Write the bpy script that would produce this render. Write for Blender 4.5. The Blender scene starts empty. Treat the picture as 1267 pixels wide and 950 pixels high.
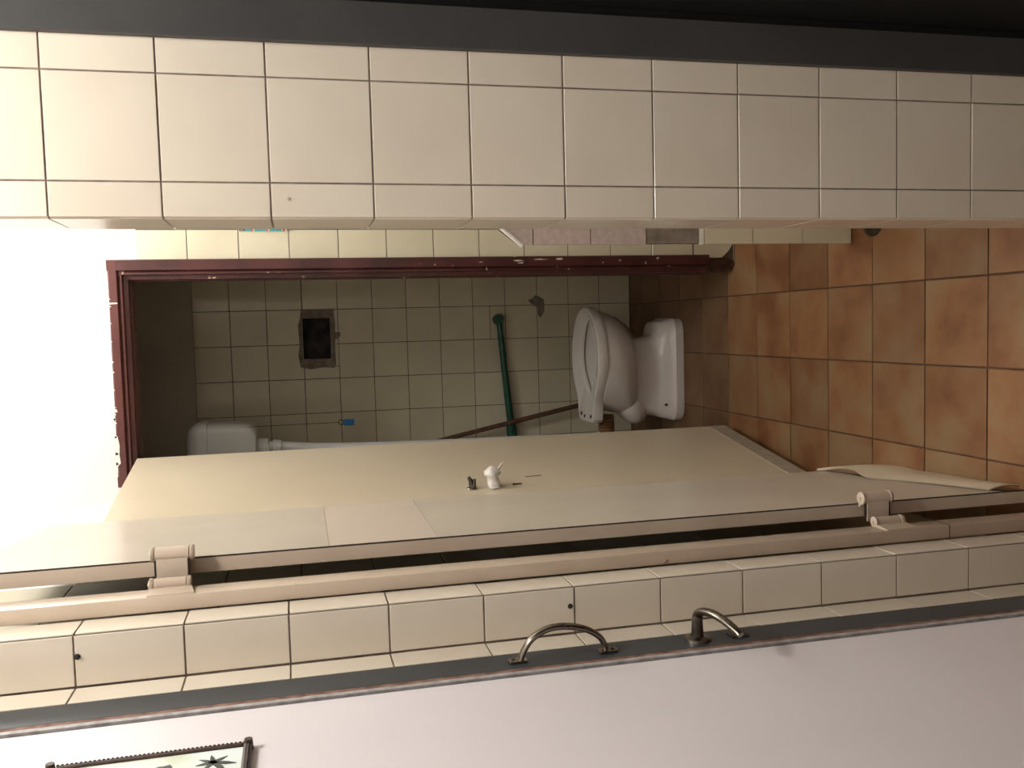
import bpy, bmesh, math, random
from mathutils import Vector, Matrix, noise

random.seed(7)
SC = bpy.context.scene
COL = SC.collection

# ------------------------------------------------------------------ camera
CAM_H = 1.5316
F_PX, PITCH, ROLL, YAW = 1113.56, 0.2337, -0.0421, -0.0657
cx, sx = math.cos(PITCH), math.sin(PITCH)
cr, sr = math.cos(ROLL), math.sin(ROLL)
cy, sy = math.cos(YAW), math.sin(YAW)
FWD = Vector((sy * cx, cy * cx, -sx))
R0 = Vector((cy, -sy, 0))
U0 = R0.cross(FWD)
RGT = cr * R0 + sr * U0
UPV = -sr * R0 + cr * U0
cam_data = bpy.data.cameras.new('camera')
cam = bpy.data.objects.new('camera', cam_data)
COL.objects.link(cam)
cam_data.sensor_fit = 'HORIZONTAL'
cam_data.sensor_width = 36.0
cam_data.lens = 36.0 * F_PX / 1267.0
cam_data.clip_start = 0.02
# the phone was held on its side: picture-right is downwards in the room
ax, ay, az = -UPV, RGT, -FWD
M = Matrix(((ax.x, ay.x, az.x, 0), (ax.y, ay.y, az.y, 0), (ax.z, ay.z, az.z, CAM_H), (0, 0, 0, 1)))
cam.matrix_world = M
SC.camera = cam

# ------------------------------------------------------------------ world, lamps, exposure
SC.view_settings.view_transform = 'Standard'
SC.view_settings.look = 'None'
SC.view_settings.gamma = 1.0
SC.view_settings.use_curve_mapping = False
SC.view_settings.exposure = 0.0
w = bpy.data.worlds.new('world')
SC.world = w
w.use_nodes = True
w.node_tree.nodes['Background'].inputs[0].default_value = (0.9, 0.87, 0.82, 1)
w.node_tree.nodes['Background'].inputs[1].default_value = 0.02


def area(name, loc, size, size_y, energy, color, rot=(0, 0, 0)):
    d = bpy.data.lights.new(name, 'AREA')
    d.shape = 'RECTANGLE'
    d.size = size
    d.size_y = size_y
    d.energy = energy
    d.color = color
    o = bpy.data.objects.new(name, d)
    COL.objects.link(o)
    o.location = loc
    o.rotation_euler = rot
    return o


def bulb(name, loc, radius, energy, color):
    d = bpy.data.lights.new(name, 'POINT')
    d.shadow_soft_size = radius
    d.energy = energy
    d.color = color
    o = bpy.data.objects.new(name, d)
    COL.objects.link(o)
    o.location = loc
    return o


bulb('passage_ceiling_light', (0.36, 2.52, 2.46), 0.10, 22.0, (1.0, 0.985, 0.94))
bulb('hall_ceiling_light', (0.43, 0.98, 2.60), 0.07, 49.0, (1.0, 0.985, 0.945))
area('hall_rear_fill', (0.25, -0.9, 2.62), 0.6, 0.6, 9.0, (1.0, 0.95, 0.88), (0, 0, 0))  # unseen fill added behind the camera to lift hall and toilet room


# ------------------------------------------------------------------ materials
def lin(r, g, b):
    def f(c):
        c /= 255.0
        return c / 12.92 if c <= 0.04045 else ((c + 0.055) / 1.055) ** 2.4
    return (f(r), f(g), f(b), 1)


def mat(name, c1, c2=None, rough=0.5, scale=6.0, detail=4.0, lo=0.35, hi=0.65, spec=0.5, metal=0.0,
        bump=0.0, bscale=60.0, objvar=0.0, chips=None, chip_lo=0.62, chip_scale=30.0, rvar=0.0):
    m = bpy.data.materials.new(name)
    m.use_nodes = True
    nt = m.node_tree
    N, L = nt.nodes, nt.links
    bs = N['Principled BSDF']
    bs.inputs['Roughness'].default_value = rough
    bs.inputs['Metallic'].default_value = metal
    bs.inputs['Specular IOR Level'].default_value = spec
    tc = N.new('ShaderNodeTexCoord')
    oi = N.new('ShaderNodeObjectInfo')
    off = N.new('ShaderNodeVectorMath')
    off.operation = 'MULTIPLY_ADD'
    comb = N.new('ShaderNodeCombineXYZ')
    for i in range(3):
        L.new(oi.outputs['Random'], comb.inputs[i])
    L.new(comb.outputs[0], off.inputs[0])
    off.inputs[1].default_value = (37.0, 53.0, 71.0)
    L.new(tc.outputs['Object'], off.inputs[2])
    nz = N.new('ShaderNodeTexNoise')
    nz.inputs['Scale'].default_value = scale
    nz.inputs['Detail'].default_value = detail
    L.new(off.outputs[0], nz.inputs['Vector'])
    rp = N.new('ShaderNodeValToRGB')
    rp.color_ramp.elements[0].position = lo
    rp.color_ramp.elements[1].position = hi
    rp.color_ramp.elements[0].color = c1
    rp.color_ramp.elements[1].color = c2 or c1
    L.new(nz.outputs[0], rp.inputs[0])
    out = rp.outputs[0]
    if objvar:
        hs = N.new('ShaderNodeHueSaturation')
        mr = N.new('ShaderNodeMapRange')
        mr.inputs['To Min'].default_value = 1 - objvar
        mr.inputs['To Max'].default_value = 1 + objvar
        L.new(oi.outputs['Random'], mr.inputs['Value'])
        L.new(mr.outputs[0], hs.inputs['Value'])
        L.new(out, hs.inputs['Color'])
        out = hs.outputs[0]
    if chips:
        n2 = N.new('ShaderNodeTexNoise')
        n2.inputs['Scale'].default_value = chip_scale
        n2.inputs['Detail'].default_value = 3.0
        L.new(off.outputs[0], n2.inputs['Vector'])
        r2 = N.new('ShaderNodeValToRGB')
        r2.color_ramp.elements[0].position = chip_lo
        r2.color_ramp.elements[1].position = chip_lo + 0.03
        L.new(n2.outputs[0], r2.inputs[0])
        mx = N.new('ShaderNodeMix')
        mx.data_type = 'RGBA'
        L.new(r2.outputs[0], mx.inputs['Factor'])
        L.new(out, mx.inputs[6])
        mx.inputs[7].default_value = chips
        out = mx.outputs[2]
    L.new(out, bs.inputs['Base Color'])
    if rvar:
        mr2 = N.new('ShaderNodeMapRange')
        mr2.inputs['To Min'].default_value = max(0.02, rough - rvar)
        mr2.inputs['To Max'].default_value = rough + rvar
        L.new(nz.outputs[0], mr2.inputs['Value'])
        L.new(mr2.outputs[0], bs.inputs['Roughness'])
    if bump:
        nb = N.new('ShaderNodeTexNoise')
        nb.inputs['Scale'].default_value = bscale
        nb.inputs['Detail'].default_value = 3.0
        L.new(off.outputs[0], nb.inputs['Vector'])
        bp = N.new('ShaderNodeBump')
        bp.inputs['Strength'].default_value = bump
        bp.inputs['Distance'].default_value = 0.002
        L.new(nb.outputs[0], bp.inputs['Height'])
        L.new(bp.outputs[0], bs.inputs['Normal'])
    return m


MT = {}
MT['tile'] = mat('cream_tile', lin(226, 214, 196), lin(219, 206, 188), rough=0.22, scale=5, objvar=0.02, bump=0.03, bscale=14)
MT['tile_wc'] = mat('ivory_tile', lin(224, 215, 190), lin(215, 206, 181), rough=0.13, scale=5, objvar=0.03, bump=0.03, bscale=12)
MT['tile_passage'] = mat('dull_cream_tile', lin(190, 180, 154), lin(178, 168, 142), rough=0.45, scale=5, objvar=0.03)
MT['tile_marble'] = mat('pink_marble_tile', lin(205, 188, 182), lin(190, 172, 166), rough=0.4, scale=60, objvar=0.03)
MT['grout'] = mat('grey_brown_grout', lin(112, 97, 88), lin(140, 124, 112), rough=0.9, scale=40)
MT['grout_wc'] = mat('dark_grout', lin(70, 58, 44), lin(104, 92, 72), rough=0.9, scale=9)
MT['plaster'] = mat('white_plaster', lin(244, 242, 238), lin(238, 236, 232), rough=0.75, scale=4, bump=0.1, bscale=90)
MT['plaster_hall'] = mat('fawn_hall_paint', lin(160, 148, 134), lin(154, 142, 128), rough=0.8, scale=4)
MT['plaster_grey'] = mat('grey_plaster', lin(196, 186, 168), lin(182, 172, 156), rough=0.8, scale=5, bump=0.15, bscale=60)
MT['cement'] = mat('bare_cement', lin(150, 138, 126), lin(118, 108, 98), rough=0.95, scale=30, bump=0.6, bscale=120)
MT['black_hole'] = mat('dark_cavity', lin(84, 78, 74), lin(46, 43, 41), rough=0.9, scale=20)  # mottled dark grey-brown for the cavity back and sides
MT['maroon'] = mat('maroon_paint', lin(96, 52, 48), lin(86, 45, 43), rough=0.35, scale=8, bump=0.15, bscale=40)
MT['maroon_worn'] = mat('worn_maroon_paint', lin(86, 44, 42), lin(64, 32, 32), rough=0.4, scale=8, bump=0.3, bscale=60,
                        chips=lin(205, 180, 150), chip_lo=0.70, chip_scale=34)
MT['rot'] = mat('rotten_wood', lin(92, 62, 44), lin(48, 30, 22), rough=0.9, scale=40, bump=0.8, bscale=90)
MT['beige'] = mat('beige_laminate', lin(212, 197, 173), lin(206, 191, 167), rough=0.3, scale=3, spec=0.28)
MT['beige_grey'] = mat('greyish_laminate', lin(208, 196, 180), lin(202, 190, 174), rough=0.26, scale=3, spec=0.28)
MT['beige_pink'] = mat('pinkish_laminate', lin(216, 200, 184), lin(211, 195, 180), rough=0.28, scale=3, spec=0.28)
MT['beige_frame'] = mat('pinkish_beige_paint', lin(196, 178, 160), lin(188, 169, 150), rough=0.3, scale=8, bump=0.2, bscale=30,
                        chips=lin(110, 84, 60), chip_lo=0.74, chip_scale=26)
MT['kick'] = mat('grey_kick_strip', lin(178, 166, 148), lin(160, 150, 134), rough=0.5, scale=20, bump=0.2)
MT['dark_hole'] = mat('dark_plug', lin(34, 32, 31), lin(22, 21, 21), rough=0.8)
MT['dark_gap'] = mat('dark_joint', lin(40, 30, 24), lin(62, 48, 38), rough=0.9, scale=60)
MT['stile'] = mat('slate_paint', lin(54, 59, 64), lin(47, 52, 57), rough=0.4, scale=10)
MT['rust'] = mat('brown_scraped_edge', lin(92, 58, 46), lin(140, 104, 90), rough=0.7, scale=40, bump=0.4, bscale=120)
MT['grey_edge'] = mat('scuffed_grey_edge', lin(176, 172, 172), lin(140, 134, 132), rough=0.5, scale=50)
MT['white_leaf'] = mat('cool_white_paint', lin(228, 220, 222), lin(222, 214, 217), rough=0.4, scale=3, bump=0.05, bscale=25)
MT['charcoal'] = mat('charcoal_paint', lin(66, 64, 62), lin(60, 58, 57), rough=0.6, scale=10)
MT['black'] = mat('black_paint', lin(14, 13, 13), lin(10, 10, 10), rough=0.7, scale=10, spec=0.2)
MT['steel'] = mat('worn_nickel', lin(150, 142, 132), lin(112, 104, 96), rough=0.28, scale=25, metal=1.0, rvar=0.1)
MT['dark_steel'] = mat('tarnished_metal', lin(90, 80, 72), lin(58, 50, 45), rough=0.45, scale=40, metal=0.8)
MT['porcelain'] = mat('white_porcelain', lin(226, 218, 212), lin(220, 212, 206), rough=0.13, scale=4, spec=0.6)
MT['porcelain_in'] = mat('shaded_porcelain', lin(176, 164, 154), lin(158, 146, 136), rough=0.2, scale=10)  # greyer than the rim: shade inside the bowl is put into the colour
MT['cistern'] = mat('white_plastic', lin(226, 224, 220), lin(220, 218, 214), rough=0.3, scale=4)
MT['green'] = mat('green_plastic', lin(26, 84, 62), lin(20, 70, 54), rough=0.4, scale=20)
MT['wood'] = mat('brown_wood', lin(110, 76, 56), lin(84, 56, 42), rough=0.6, scale=40, bump=0.2)
MT['rubber'] = mat('brown_rubber', lin(132, 94, 62), lin(104, 72, 46), rough=0.6, scale=30)
MT['blue'] = mat('blue_plastic', lin(26, 92, 138), lin(22, 82, 126), rough=0.4)
MT['wrap'] = mat('white_wrapping', lin(238, 232, 226), lin(228, 222, 216), rough=0.4, scale=30)
MT['frame_wood'] = mat('dark_ornate_wood', lin(66, 46, 38), lin(40, 26, 22), rough=0.45, scale=50)
MT['teal'] = mat('teal_print', lin(58, 150, 160), lin(70, 160, 166), rough=0.2)
MT['orange_p'] = mat('orange_print', lin(206, 92, 50), lin(196, 84, 46), rough=0.2)
MT['dark_p'] = mat('black_print', lin(40, 36, 34), lin(34, 30, 30), rough=0.2)
MT['leafdark'] = mat('dark_print_foliage', lin(44, 50, 52), lin(70, 78, 80), rough=0.3, scale=30)
MT['white_p'] = mat('white_bead', lin(236, 232, 224), rough=0.35)
MT['brown_spot'] = mat('brown_stain', lin(56, 36, 24), lin(40, 26, 18), rough=0.7)


def floor_mat(name, c_or, c_tan, c_dk, rough):
    m = bpy.data.materials.new(name)
    m.use_nodes = True
    nt = m.node_tree
    N, L = nt.nodes, nt.links
    bs = N['Principled BSDF']
    tc = N.new('ShaderNodeTexCoord')
    oi = N.new('ShaderNodeObjectInfo')
    comb = N.new('ShaderNodeCombineXYZ')
    for i in range(3):
        L.new(oi.outputs['Random'], comb.inputs[i])
    off = N.new('ShaderNodeVectorMath')
    off.operation = 'MULTIPLY_ADD'
    L.new(comb.outputs[0], off.inputs[0])
    off.inputs[1].default_value = (91.0, 47.0, 63.0)
    L.new(tc.outputs['Object'], off.inputs[2])
    n1 = N.new('ShaderNodeTexNoise')
    n1.inputs['Scale'].default_value = 6.5
    n1.inputs['Detail'].default_value = 5.0
    n1.inputs['Distortion'].default_value = 0.15
    L.new(off.outputs[0], n1.inputs['Vector'])
    rp = N.new('ShaderNodeValToRGB')
    e = rp.color_ramp.elements
    e[0].position = 0.30
    e[0].color = c_dk
    e[1].position = 0.66
    e[1].color = c_tan
    mid = e.new(0.46)
    mid.color = c_or
    L.new(n1.outputs[0], rp.inputs[0])
    hs = N.new('ShaderNodeHueSaturation')
    mr = N.new('ShaderNodeMapRange')
    mr.inputs['To Min'].default_value = 0.84
    mr.inputs['To Max'].default_value = 1.16
    L.new(oi.outputs['Random'], mr.inputs['Value'])
    L.new(mr.outputs[0], hs.inputs['Value'])
    L.new(rp.outputs[0], hs.inputs['Color'])
    L.new(hs.outputs[0], bs.inputs['Base Color'])
    n2 = N.new('ShaderNodeTexNoise')
    n2.inputs['Scale'].default_value = 160.0
    L.new(off.outputs[0], n2.inputs['Vector'])
    b = N.new('ShaderNodeBump')
    b.inputs['Strength'].default_value = 0.12
    b.inputs['Distance'].default_value = 0.001
    L.new(n2.outputs[0], b.inputs['Height'])
    L.new(b.outputs[0], bs.inputs['Normal'])
    bs.inputs['Roughness'].default_value = rough
    return m


MT['floor'] = floor_mat('terracotta_tile', lin(131, 91, 58), lin(138, 110, 79), lin(113, 71, 42), 0.5)
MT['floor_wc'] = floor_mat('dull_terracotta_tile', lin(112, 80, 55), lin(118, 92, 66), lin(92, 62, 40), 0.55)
MT['floor_grout'] = mat('brown_grout', lin(96, 70, 50), lin(70, 52, 40), rough=0.95, scale=20)


# ------------------------------------------------------------------ geometry helpers
def link(o, parent=None):
    COL.objects.link(o)
    if parent is not None:
        o.parent = parent
    return o


def base_of(o):
    b = Vector((0, 0, 0))
    while o is not None:
        b += o.location
        o = o.parent
    return b


def obj(name, bm, material, parent=None, smooth=None, keep=None):
    """Link a bmesh modelled in room coordinates as one object."""
    me = bpy.data.meshes.new(name)
    b = base_of(parent)
    bmesh.ops.recalc_face_normals(bm, faces=bm.faces)
    if keep is not None:
        b = b + keep
    if b.length > 0:
        bmesh.ops.translate(bm, vec=-b, verts=bm.verts)
    bm.to_mesh(me)
    bm.free()
    me.materials.append(MT[material])
    if smooth is not None:
        for p in me.polygons:
            p.use_smooth = True
        me.set_sharp_from_angle(angle=math.radians(smooth))
    o = bpy.data.objects.new(name, me)
    if keep is not None:
        o.location = keep
    return link(o, parent)


def tag(o, label=None, cat=None, group=None, kind=None):
    if label:
        o['label'] = label
    if cat:
        o['category'] = cat
    if group:
        o['group'] = group
    if kind:
        o['kind'] = kind
    return o


def thing(name, label, cat, loc, group=None, kind=None):
    o = bpy.data.objects.new(name, None)
    o.empty_display_size = 0.05
    link(o)
    o.location = loc
    return tag(o, label, cat, group, kind)


def box(bm, x0, x1, y0, y1, z0, z1, bev=0.0):
    g = bmesh.ops.create_cube(bm, size=1.0)
    vs = g['verts']
    for v in vs:
        v.co = Vector((x0 + (v.co.x + .5) * (x1 - x0), y0 + (v.co.y + .5) * (y1 - y0), z0 + (v.co.z + .5) * (z1 - z0)))
    if bev > 0:
        es = list({e for v in vs for e in v.link_edges})
        bmesh.ops.bevel(bm, geom=es, offset=bev, segments=2, profile=0.5, affect='EDGES')
    return bm


def bx(*a, **k):
    return box(bmesh.new(), *a, **k)


def hexa(bm, p):
    """Eight corners, bottom ring then top ring."""
    v = [bm.verts.new(q) for q in p]
    for f in ((3, 2, 1, 0), (4, 5, 6, 7), (0, 1, 5, 4), (1, 2, 6, 5), (2, 3, 7, 6), (3, 0, 4, 7)):
        bm.faces.new([v[i] for i in f])
    return bm


def tube(bm, pts, radii, n=12, flat=1.0, caps=True, up=None):
    pts = [Vector(p) for p in pts]
    if not hasattr(radii, '__len__'):
        radii = [radii] * len(pts)
    rings = []
    ref = Vector(up) if up else None
    for i, p in enumerate(pts):
        a = pts[max(0, i - 1)]
        b = pts[min(len(pts) - 1, i + 1)]
        t = (b - a).normalized()
        r = ref if ref is not None else (Vector((0, 0, 1)) if abs(t.z) < 0.9 else Vector((1, 0, 0)))
        s = t.cross(r).normalized()
        q = s.cross(t).normalized()
        if ref is None:
            ref = q
        rings.append([bm.verts.new(p + radii[i] * (math.cos(2 * math.pi * k / n) * s * flat + math.sin(2 * math.pi * k / n) * q)) for k in range(n)])
    for a, b in zip(rings, rings[1:]):
        for k in range(n):
            bm.faces.new((a[k], a[(k + 1) % n], b[(k + 1) % n], b[k]))
    if caps:
        bm.faces.new(rings[0][::-1])
        bm.faces.new(rings[-1])
    return bm


def tb(*a, **k):
    return tube(bmesh.new(), *a, **k)


def loft(bm, loops, cap0=True, cap1=True):
    rings = [[bm.verts.new(p) for p in l] for l in loops]
    n = len(rings[0])
    for a, b in zip(rings, rings[1:]):
        for k in range(n):
            bm.faces.new((a[k], a[(k + 1) % n], b[(k + 1) % n], b[k]))
    if cap0:
        bm.faces.new(rings[0][::-1])
    if cap1:
        bm.faces.new(rings[-1])
    return bm


def prism(bm, pts, axis, d0, d1):
    """Polygon given in the two other axes, extruded along axis from d0 to d1."""
    def at(p, d):
        if axis == 'Y':
            return (p[0], d, p[1])
        if axis == 'X':
            return (d, p[0], p[1])
        return (p[0], p[1], d)
    a = [bm.verts.new(at(p, d0)) for p in pts]
    b = [bm.verts.new(at(p, d1)) for p in pts]
    n = len(pts)
    bm.faces.new(a[::-1])
    bm.faces.new(b)
    for i in range(n):
        bm.faces.new((a[i], a[(i + 1) % n], b[(i + 1) % n], b[i]))
    return bm


def catmull(pts, k=6):
    P = [Vector(p) for p in pts]
    P = [2 * P[0] - P[1]] + P + [2 * P[-1] - P[-2]]
    out = []
    for i in range(1, len(P) - 2):
        for j in range(k):
            t = j / k
            a, b, c, d = P[i - 1], P[i], P[i + 1], P[i + 2]
            out.append(0.5 * ((2 * b) + (c - a) * t + (2 * a - 5 * b + 4 * c - d) * t * t + (3 * b - 3 * c + d - a) * t ** 3))
    out.append(P[-2])
    return out


# ------------------------------------------------------------------ tiles: each one an object, alike ones share a mesh
BASIS = {
    'Y-': (Vector((1, 0, 0)), Vector((0, 0, 1)), Vector((0, -1, 0))),
    'X+': (Vector((0, 1, 0)), Vector((0, 0, 1)), Vector((1, 0, 0))),
    'X-': (Vector((0, -1, 0)), Vector((0, 0, 1)), Vector((-1, 0, 0))),
    'Z+': (Vector((1, 0, 0)), Vector((0, 1, 0)), Vector((0, 0, 1))),
}
TILE_MESH = {}


def tile_mesh(w_, h_, t, mkey, bev):
    key = (round(w_, 3), round(h_, 3), t, mkey)
    if key in TILE_MESH:
        return TILE_MESH[key]
    me = bpy.data.meshes.new('tile')
    a, b = w_ / 2, h_ / 2
    i = min(bev, a * .4, b * .4)
    vs, fs = [], []
    for (ww, hh, z) in ((a, b, -t), (a, b, -i * .6), (a - i * .35, b - i * .35, -i * .18), (a - i, b - i, 0)):
        vs += [(-ww, -hh, z), (ww, -hh, z), (ww, hh, z), (-ww, hh, z)]
    for r in range(3):
        for k in range(4):
            fs.append((4 * r + k, 4 * r + (k + 1) % 4, 4 * r + 4 + (k + 1) % 4, 4 * r + 4 + k))
    fs.append((12, 13, 14, 15))
    me.from_pydata(vs, [], fs)
    me.materials.append(MT[mkey])
    TILE_MESH[key] = me
    return me


def tile(wall, face, plane, u0, u1, v0, v1, mkey, joint=0.0026, t=0.007, bev=0.0008, tilt=0.0035, name='tile'):
    """u, v are the room axes of the face (for X- and X+ u is Y)."""
    eu, ev, en = BASIS[face]
    a, b = (u1 - u0) - joint, (v1 - v0) - joint
    if a < 0.004 or b < 0.004:
        return None
    me = tile_mesh(a, b, t, mkey, bev)
    cu, cv = (u0 + u1) / 2, (v0 + v1) / 2
    if face == 'Y-':
        c = Vector((cu, plane, cv))
    elif face in ('X+', 'X-'):
        c = Vector((plane, cu, cv))
    else:
        c = Vector((cu, cv, plane))
    c = c + en * random.uniform(-0.0005, 0.0003)
    rot = Matrix((eu, ev, en)).transposed().to_4x4()
    rot = rot @ Matrix.Rotation(random.gauss(0, tilt * .5), 4, 'X') @ Matrix.Rotation(random.gauss(0, tilt * .5), 4, 'Y')
    o = bpy.data.objects.new(name, me)
    o.matrix_world = Matrix.Translation(c) @ rot
    link(o, wall)
    return o


def struct(name, bm, material, label=None, smooth=None):
    o = obj(name, bm, material, None, smooth)
    o['kind'] = 'structure'
    if label:
        o['label'] = label
    return o


def boxes(*bs):
    bm = bmesh.new()
    for b in bs:
        box(bm, *b)
    return bm


# ------------------------------------------------------------------ plan of the place (metres, camera at x=0 y=0)
YN = 1.387          # face of the tiled wall with the first opening
YM = 2.95           # face of the wall with the maroon frame
YF = 4.0            # far wall of the toilet room
CEIL = 2.75
ROW0, ROWH = 1.8613, 0.1512
near_rows = [ROW0 - ROWH * k for k in range(-3, 13)]
near_rows = sorted([z for z in near_rows if z > 0.04] + [0.0])

# floor -----------------------------------------------------------------
floor = struct('floor', bx(-1.6, 1.6, -1.6, 4.1, -0.12, -0.004), 'floor_grout', 'terracotta tiled floor running through the passage into the toilet room')
FS = 0.2111
xs = [0.0873 - FS * k for k in range(-4, 4)][::-1]
ysf = [3.0096 - FS * k for k in range(-5, 9)][::-1]
for i in range(len(xs) - 1):
    for j in range(len(ysf) - 1):
        x0, x1, y0, y1 = xs[i], xs[i + 1], ysf[j], ysf[j + 1]
        x0, x1 = max(x0, -0.62), min(x1, 0.9)
        y1 = min(y1, 4.0)
        if x1 - x0 < .02 or y1 - y0 < .02:
            continue
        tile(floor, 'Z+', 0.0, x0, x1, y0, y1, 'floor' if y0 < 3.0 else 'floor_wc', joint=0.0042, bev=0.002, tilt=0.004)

ceil = struct('ceiling', bx(-1.6, 1.6, -1.6, 4.1, CEIL, CEIL + .1), 'plaster', 'white ceiling over hall and passage')

# tiled wall to the right of the first opening -------------------------------
wall_r = struct('wall_front_right', bx(0.173, 1.4, YN + .008, YN + .143, 0, CEIL), 'plaster', 'cream tiled wall to the right of the first opening')
obj('grout', bx(0.171, 0.60, YN + .0017, YN + .03, 0, 2.32), 'grout', wall_r)
for (a, b) in ((0.1695, 0.2205), (0.2205, 0.3735), (0.3735, 0.523)):
    for z0, z1 in zip(near_rows, near_rows[1:]):
        tile(wall_r, 'Y-', YN, a, b, z0, z1, 'tile')
obj('reveal_grout', bx(0.1712, 0.18, YN + .005, YN + .136, 0, 2.32), 'grout', wall_r)
for z0, z1 in zip(near_rows, near_rows[1:]):
    tile(wall_r, 'X-', 0.168, YN + .0045, YN + .138, z0, z1, 'tile')

obj('screw_plug', tb([(.197, YN + .001, 1.533), (.197, YN - .0012, 1.533)], [.003, .002], n=8), 'kick', wall_r)

# left: narrow tiled pier of the first opening ----------------------------
XP = -0.427
XL = -0.505
pier = struct('wall_front_left', boxes((-.75, XP - .005, YN + .006, 1.456, 0, CEIL), (-.75, XL - .006, 1.33, YN + .006, 0, CEIL)), 'plaster',
              'narrow cream tiled wall end to the left of the first opening')
obj('grout', boxes((XL - .02, XP - .0017, YN + .0017, YN + .02, 0, 2.32), (XP - .02, XP - .0017, YN + .0036, 1.455, 0, 2.32),
                   (XL - .02, XL - .0017, 1.331, YN + .006, 0, 2.32)), 'grout', pier)
for z0, z1 in zip(near_rows, near_rows[1:]):
    tile(pier, 'Y-', YN, XL + .001, XP - .0008, z0, z1, 'tile')
    tile(pier, 'X+', XP, YN + .0045, 1.456, z0, z1, 'tile')
    tile(pier, 'X+', XL, 1.3295, YN - .0005, z0, z1, 'tile')

for xq, zq in ((-.459, 1.857), (-.459, 1.113)):
    obj('screw_plug', tb([(xq, YN + .001, zq), (xq, YN - .002, zq), (xq, YN - .0035, zq)], [.0045, .0042, .002], n=10), 'dark_hole', pier)

# lintel over the first opening
struct('wall_front_above', bx(XP - .005, 0.173, YN + .01, YN + .14, 2.42, CEIL), 'plaster', 'white lintel above the first opening')

# passage walls ----------------------------------------------------------
wall_l = struct('wall_left', bx(-.75, -.517, 1.457, YM + .10, 0, CEIL), 'plaster', 'left passage wall, tiled below and white above')
obj('grout', boxes((-.53, -.5125, 1.457, 2.0, 0, 2.30), (-.53, -.5125, 2.0, YM, 0, 1.998)), 'grout_wc', wall_l)
rows_m = [0.0] + [0.161 + .1532 * k for k in range(0, 15)]
cols_l = [1.457, 1.55, 1.70, 1.85, 2.0, 2.15, 2.30, 2.45, 2.60, 2.75, 2.90, 2.948]
for a, b in zip(cols_l, cols_l[1:]):
    for z0, z1 in zip(rows_m, rows_m[1:]):
        if z1 > 2.0 and a > 1.9:
            continue
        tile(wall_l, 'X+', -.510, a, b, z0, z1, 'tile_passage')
wall_rt = struct('wall_right', bx(.92, 1.02, 1.53, 4.1, 0, CEIL), 'plaster', 'white right passage wall')

# wall with the maroon door frame
JR, JL, HEAD = 0.176, -0.398, 2.020     # clear opening
wall_b = struct('wall_back', boxes((-.517, JL - .03, YM + .006, YM + .10, 0, CEIL), (JR + .03, .92, YM + .006, YM + .10, 0, CEIL),
                                   (JL - .03, JR + .03, YM + .006, YM + .10, HEAD + .03, CEIL)), 'plaster',
                'white wall with the maroon framed toilet doorway, tiled on its right')
obj('grout', boxes((JR + .03, .92, YM + .0017, YM + .02, 0.006, 1.993)), 'grout_wc', wall_b)
rows_b = [0.006] + [0.161 + .1532 * k for k in range(0, 12)] + [1.995]
cols_b = [0.2195, 0.324, 0.477, 0.63, 0.783, 0.92]
for ci, (a, b) in enumerate(zip(cols_b, cols_b[1:])):
    for k, (z0, z1) in enumerate(zip(rows_b, rows_b[1:])):
        if ci == 0 and k == 0:
            # bottom tile broken away at its foot
            bm = prism(bmesh.new(), [(a + .004, .158), (b - .002, .158), (b - .002, .012), (b - .03, .006), (b - .045, .018), (a + .05, .010), (a + .03, .022), (a + .004, .050)], 'Y', YM, YM + .008)
            obj('tile', bm, 'tile_wc', wall_b)
            continue
        if z1 - z0 < .02:
            continue
        tile(wall_b, 'Y-', YM, a, b, z0, z1, 'tile_wc')
# one patterned tile at the edge of the opening
dt = tile(wall_b, 'Y-', YM - .0015, 0.324, 0.477, rows_b[10], rows_b[11], 'white_p', name='patterned_tile') if False else None
zd0, zd1 = 1.5405, 1.6905
pat = obj('patterned_tile', bx(.318, .470, YM - .006, YM + .001, zd0, zd1, bev=.001), 'white_p', wall_b)
pat['label'] = 'tile printed with teal and orange pattern'
bm = bmesh.new()
for k in range(3):
    z = zd0 + .02 + k * .045
    prism(bm, [(.3185, z), (.3185, z + .038), (.36, z + .038), (.36, z)], 'Y', YM - .0068, YM - .0055)
obj('teal_motif', bm, 'teal', pat)
bm = bmesh.new()
for z in (zd0 + .008, zd0 + .061, zd0 + .106, zd1 - .012):
    prism(bm, [(.3185, z), (.3185, z + .005), (.36, z + .010), (.36, z + .005)], 'Y', YM - .0069, YM - .0055)
obj('orange_motif', bm, 'orange_p', pat)
bm = bmesh.new()
for z in (zd0 + .001, zd0 + .014, zd1 - .005, zd1 - .018):
    prism(bm, [(.3185, z), (.3185, z + .003), (.36, z + .003), (.36, z)], 'Y', YM - .0069, YM - .0055)
obj('dark_motif', bm, 'dark_p', pat)

# toilet room shell --------------------------------------------------------
NX0, NX1, NZ0, NZ1 = -.118, .058, 1.385, 1.503
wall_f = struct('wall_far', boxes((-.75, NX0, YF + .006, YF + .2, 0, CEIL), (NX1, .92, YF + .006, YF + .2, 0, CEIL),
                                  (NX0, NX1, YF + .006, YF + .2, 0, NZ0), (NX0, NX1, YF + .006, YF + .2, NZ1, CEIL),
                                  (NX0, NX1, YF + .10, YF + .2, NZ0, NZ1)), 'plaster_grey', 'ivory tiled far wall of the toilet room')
obj('grout', boxes((-.62, NX0, YF + .0018, YF + .02, 0, 1.95), (NX1, .46, YF + .0018, YF + .02, 0, 1.95),
                   (NX0, NX1, YF + .0018, YF + .02, 0, NZ0), (NX0, NX1, YF + .0018, YF + .02, NZ1, 1.95)), 'grout_wc', wall_f)
cols_f = [-.62, -.505, -.355, -.205, -.055, .095, .245, .395, .46]
rows_f = [.15 * k for k in range(14)]
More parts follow.
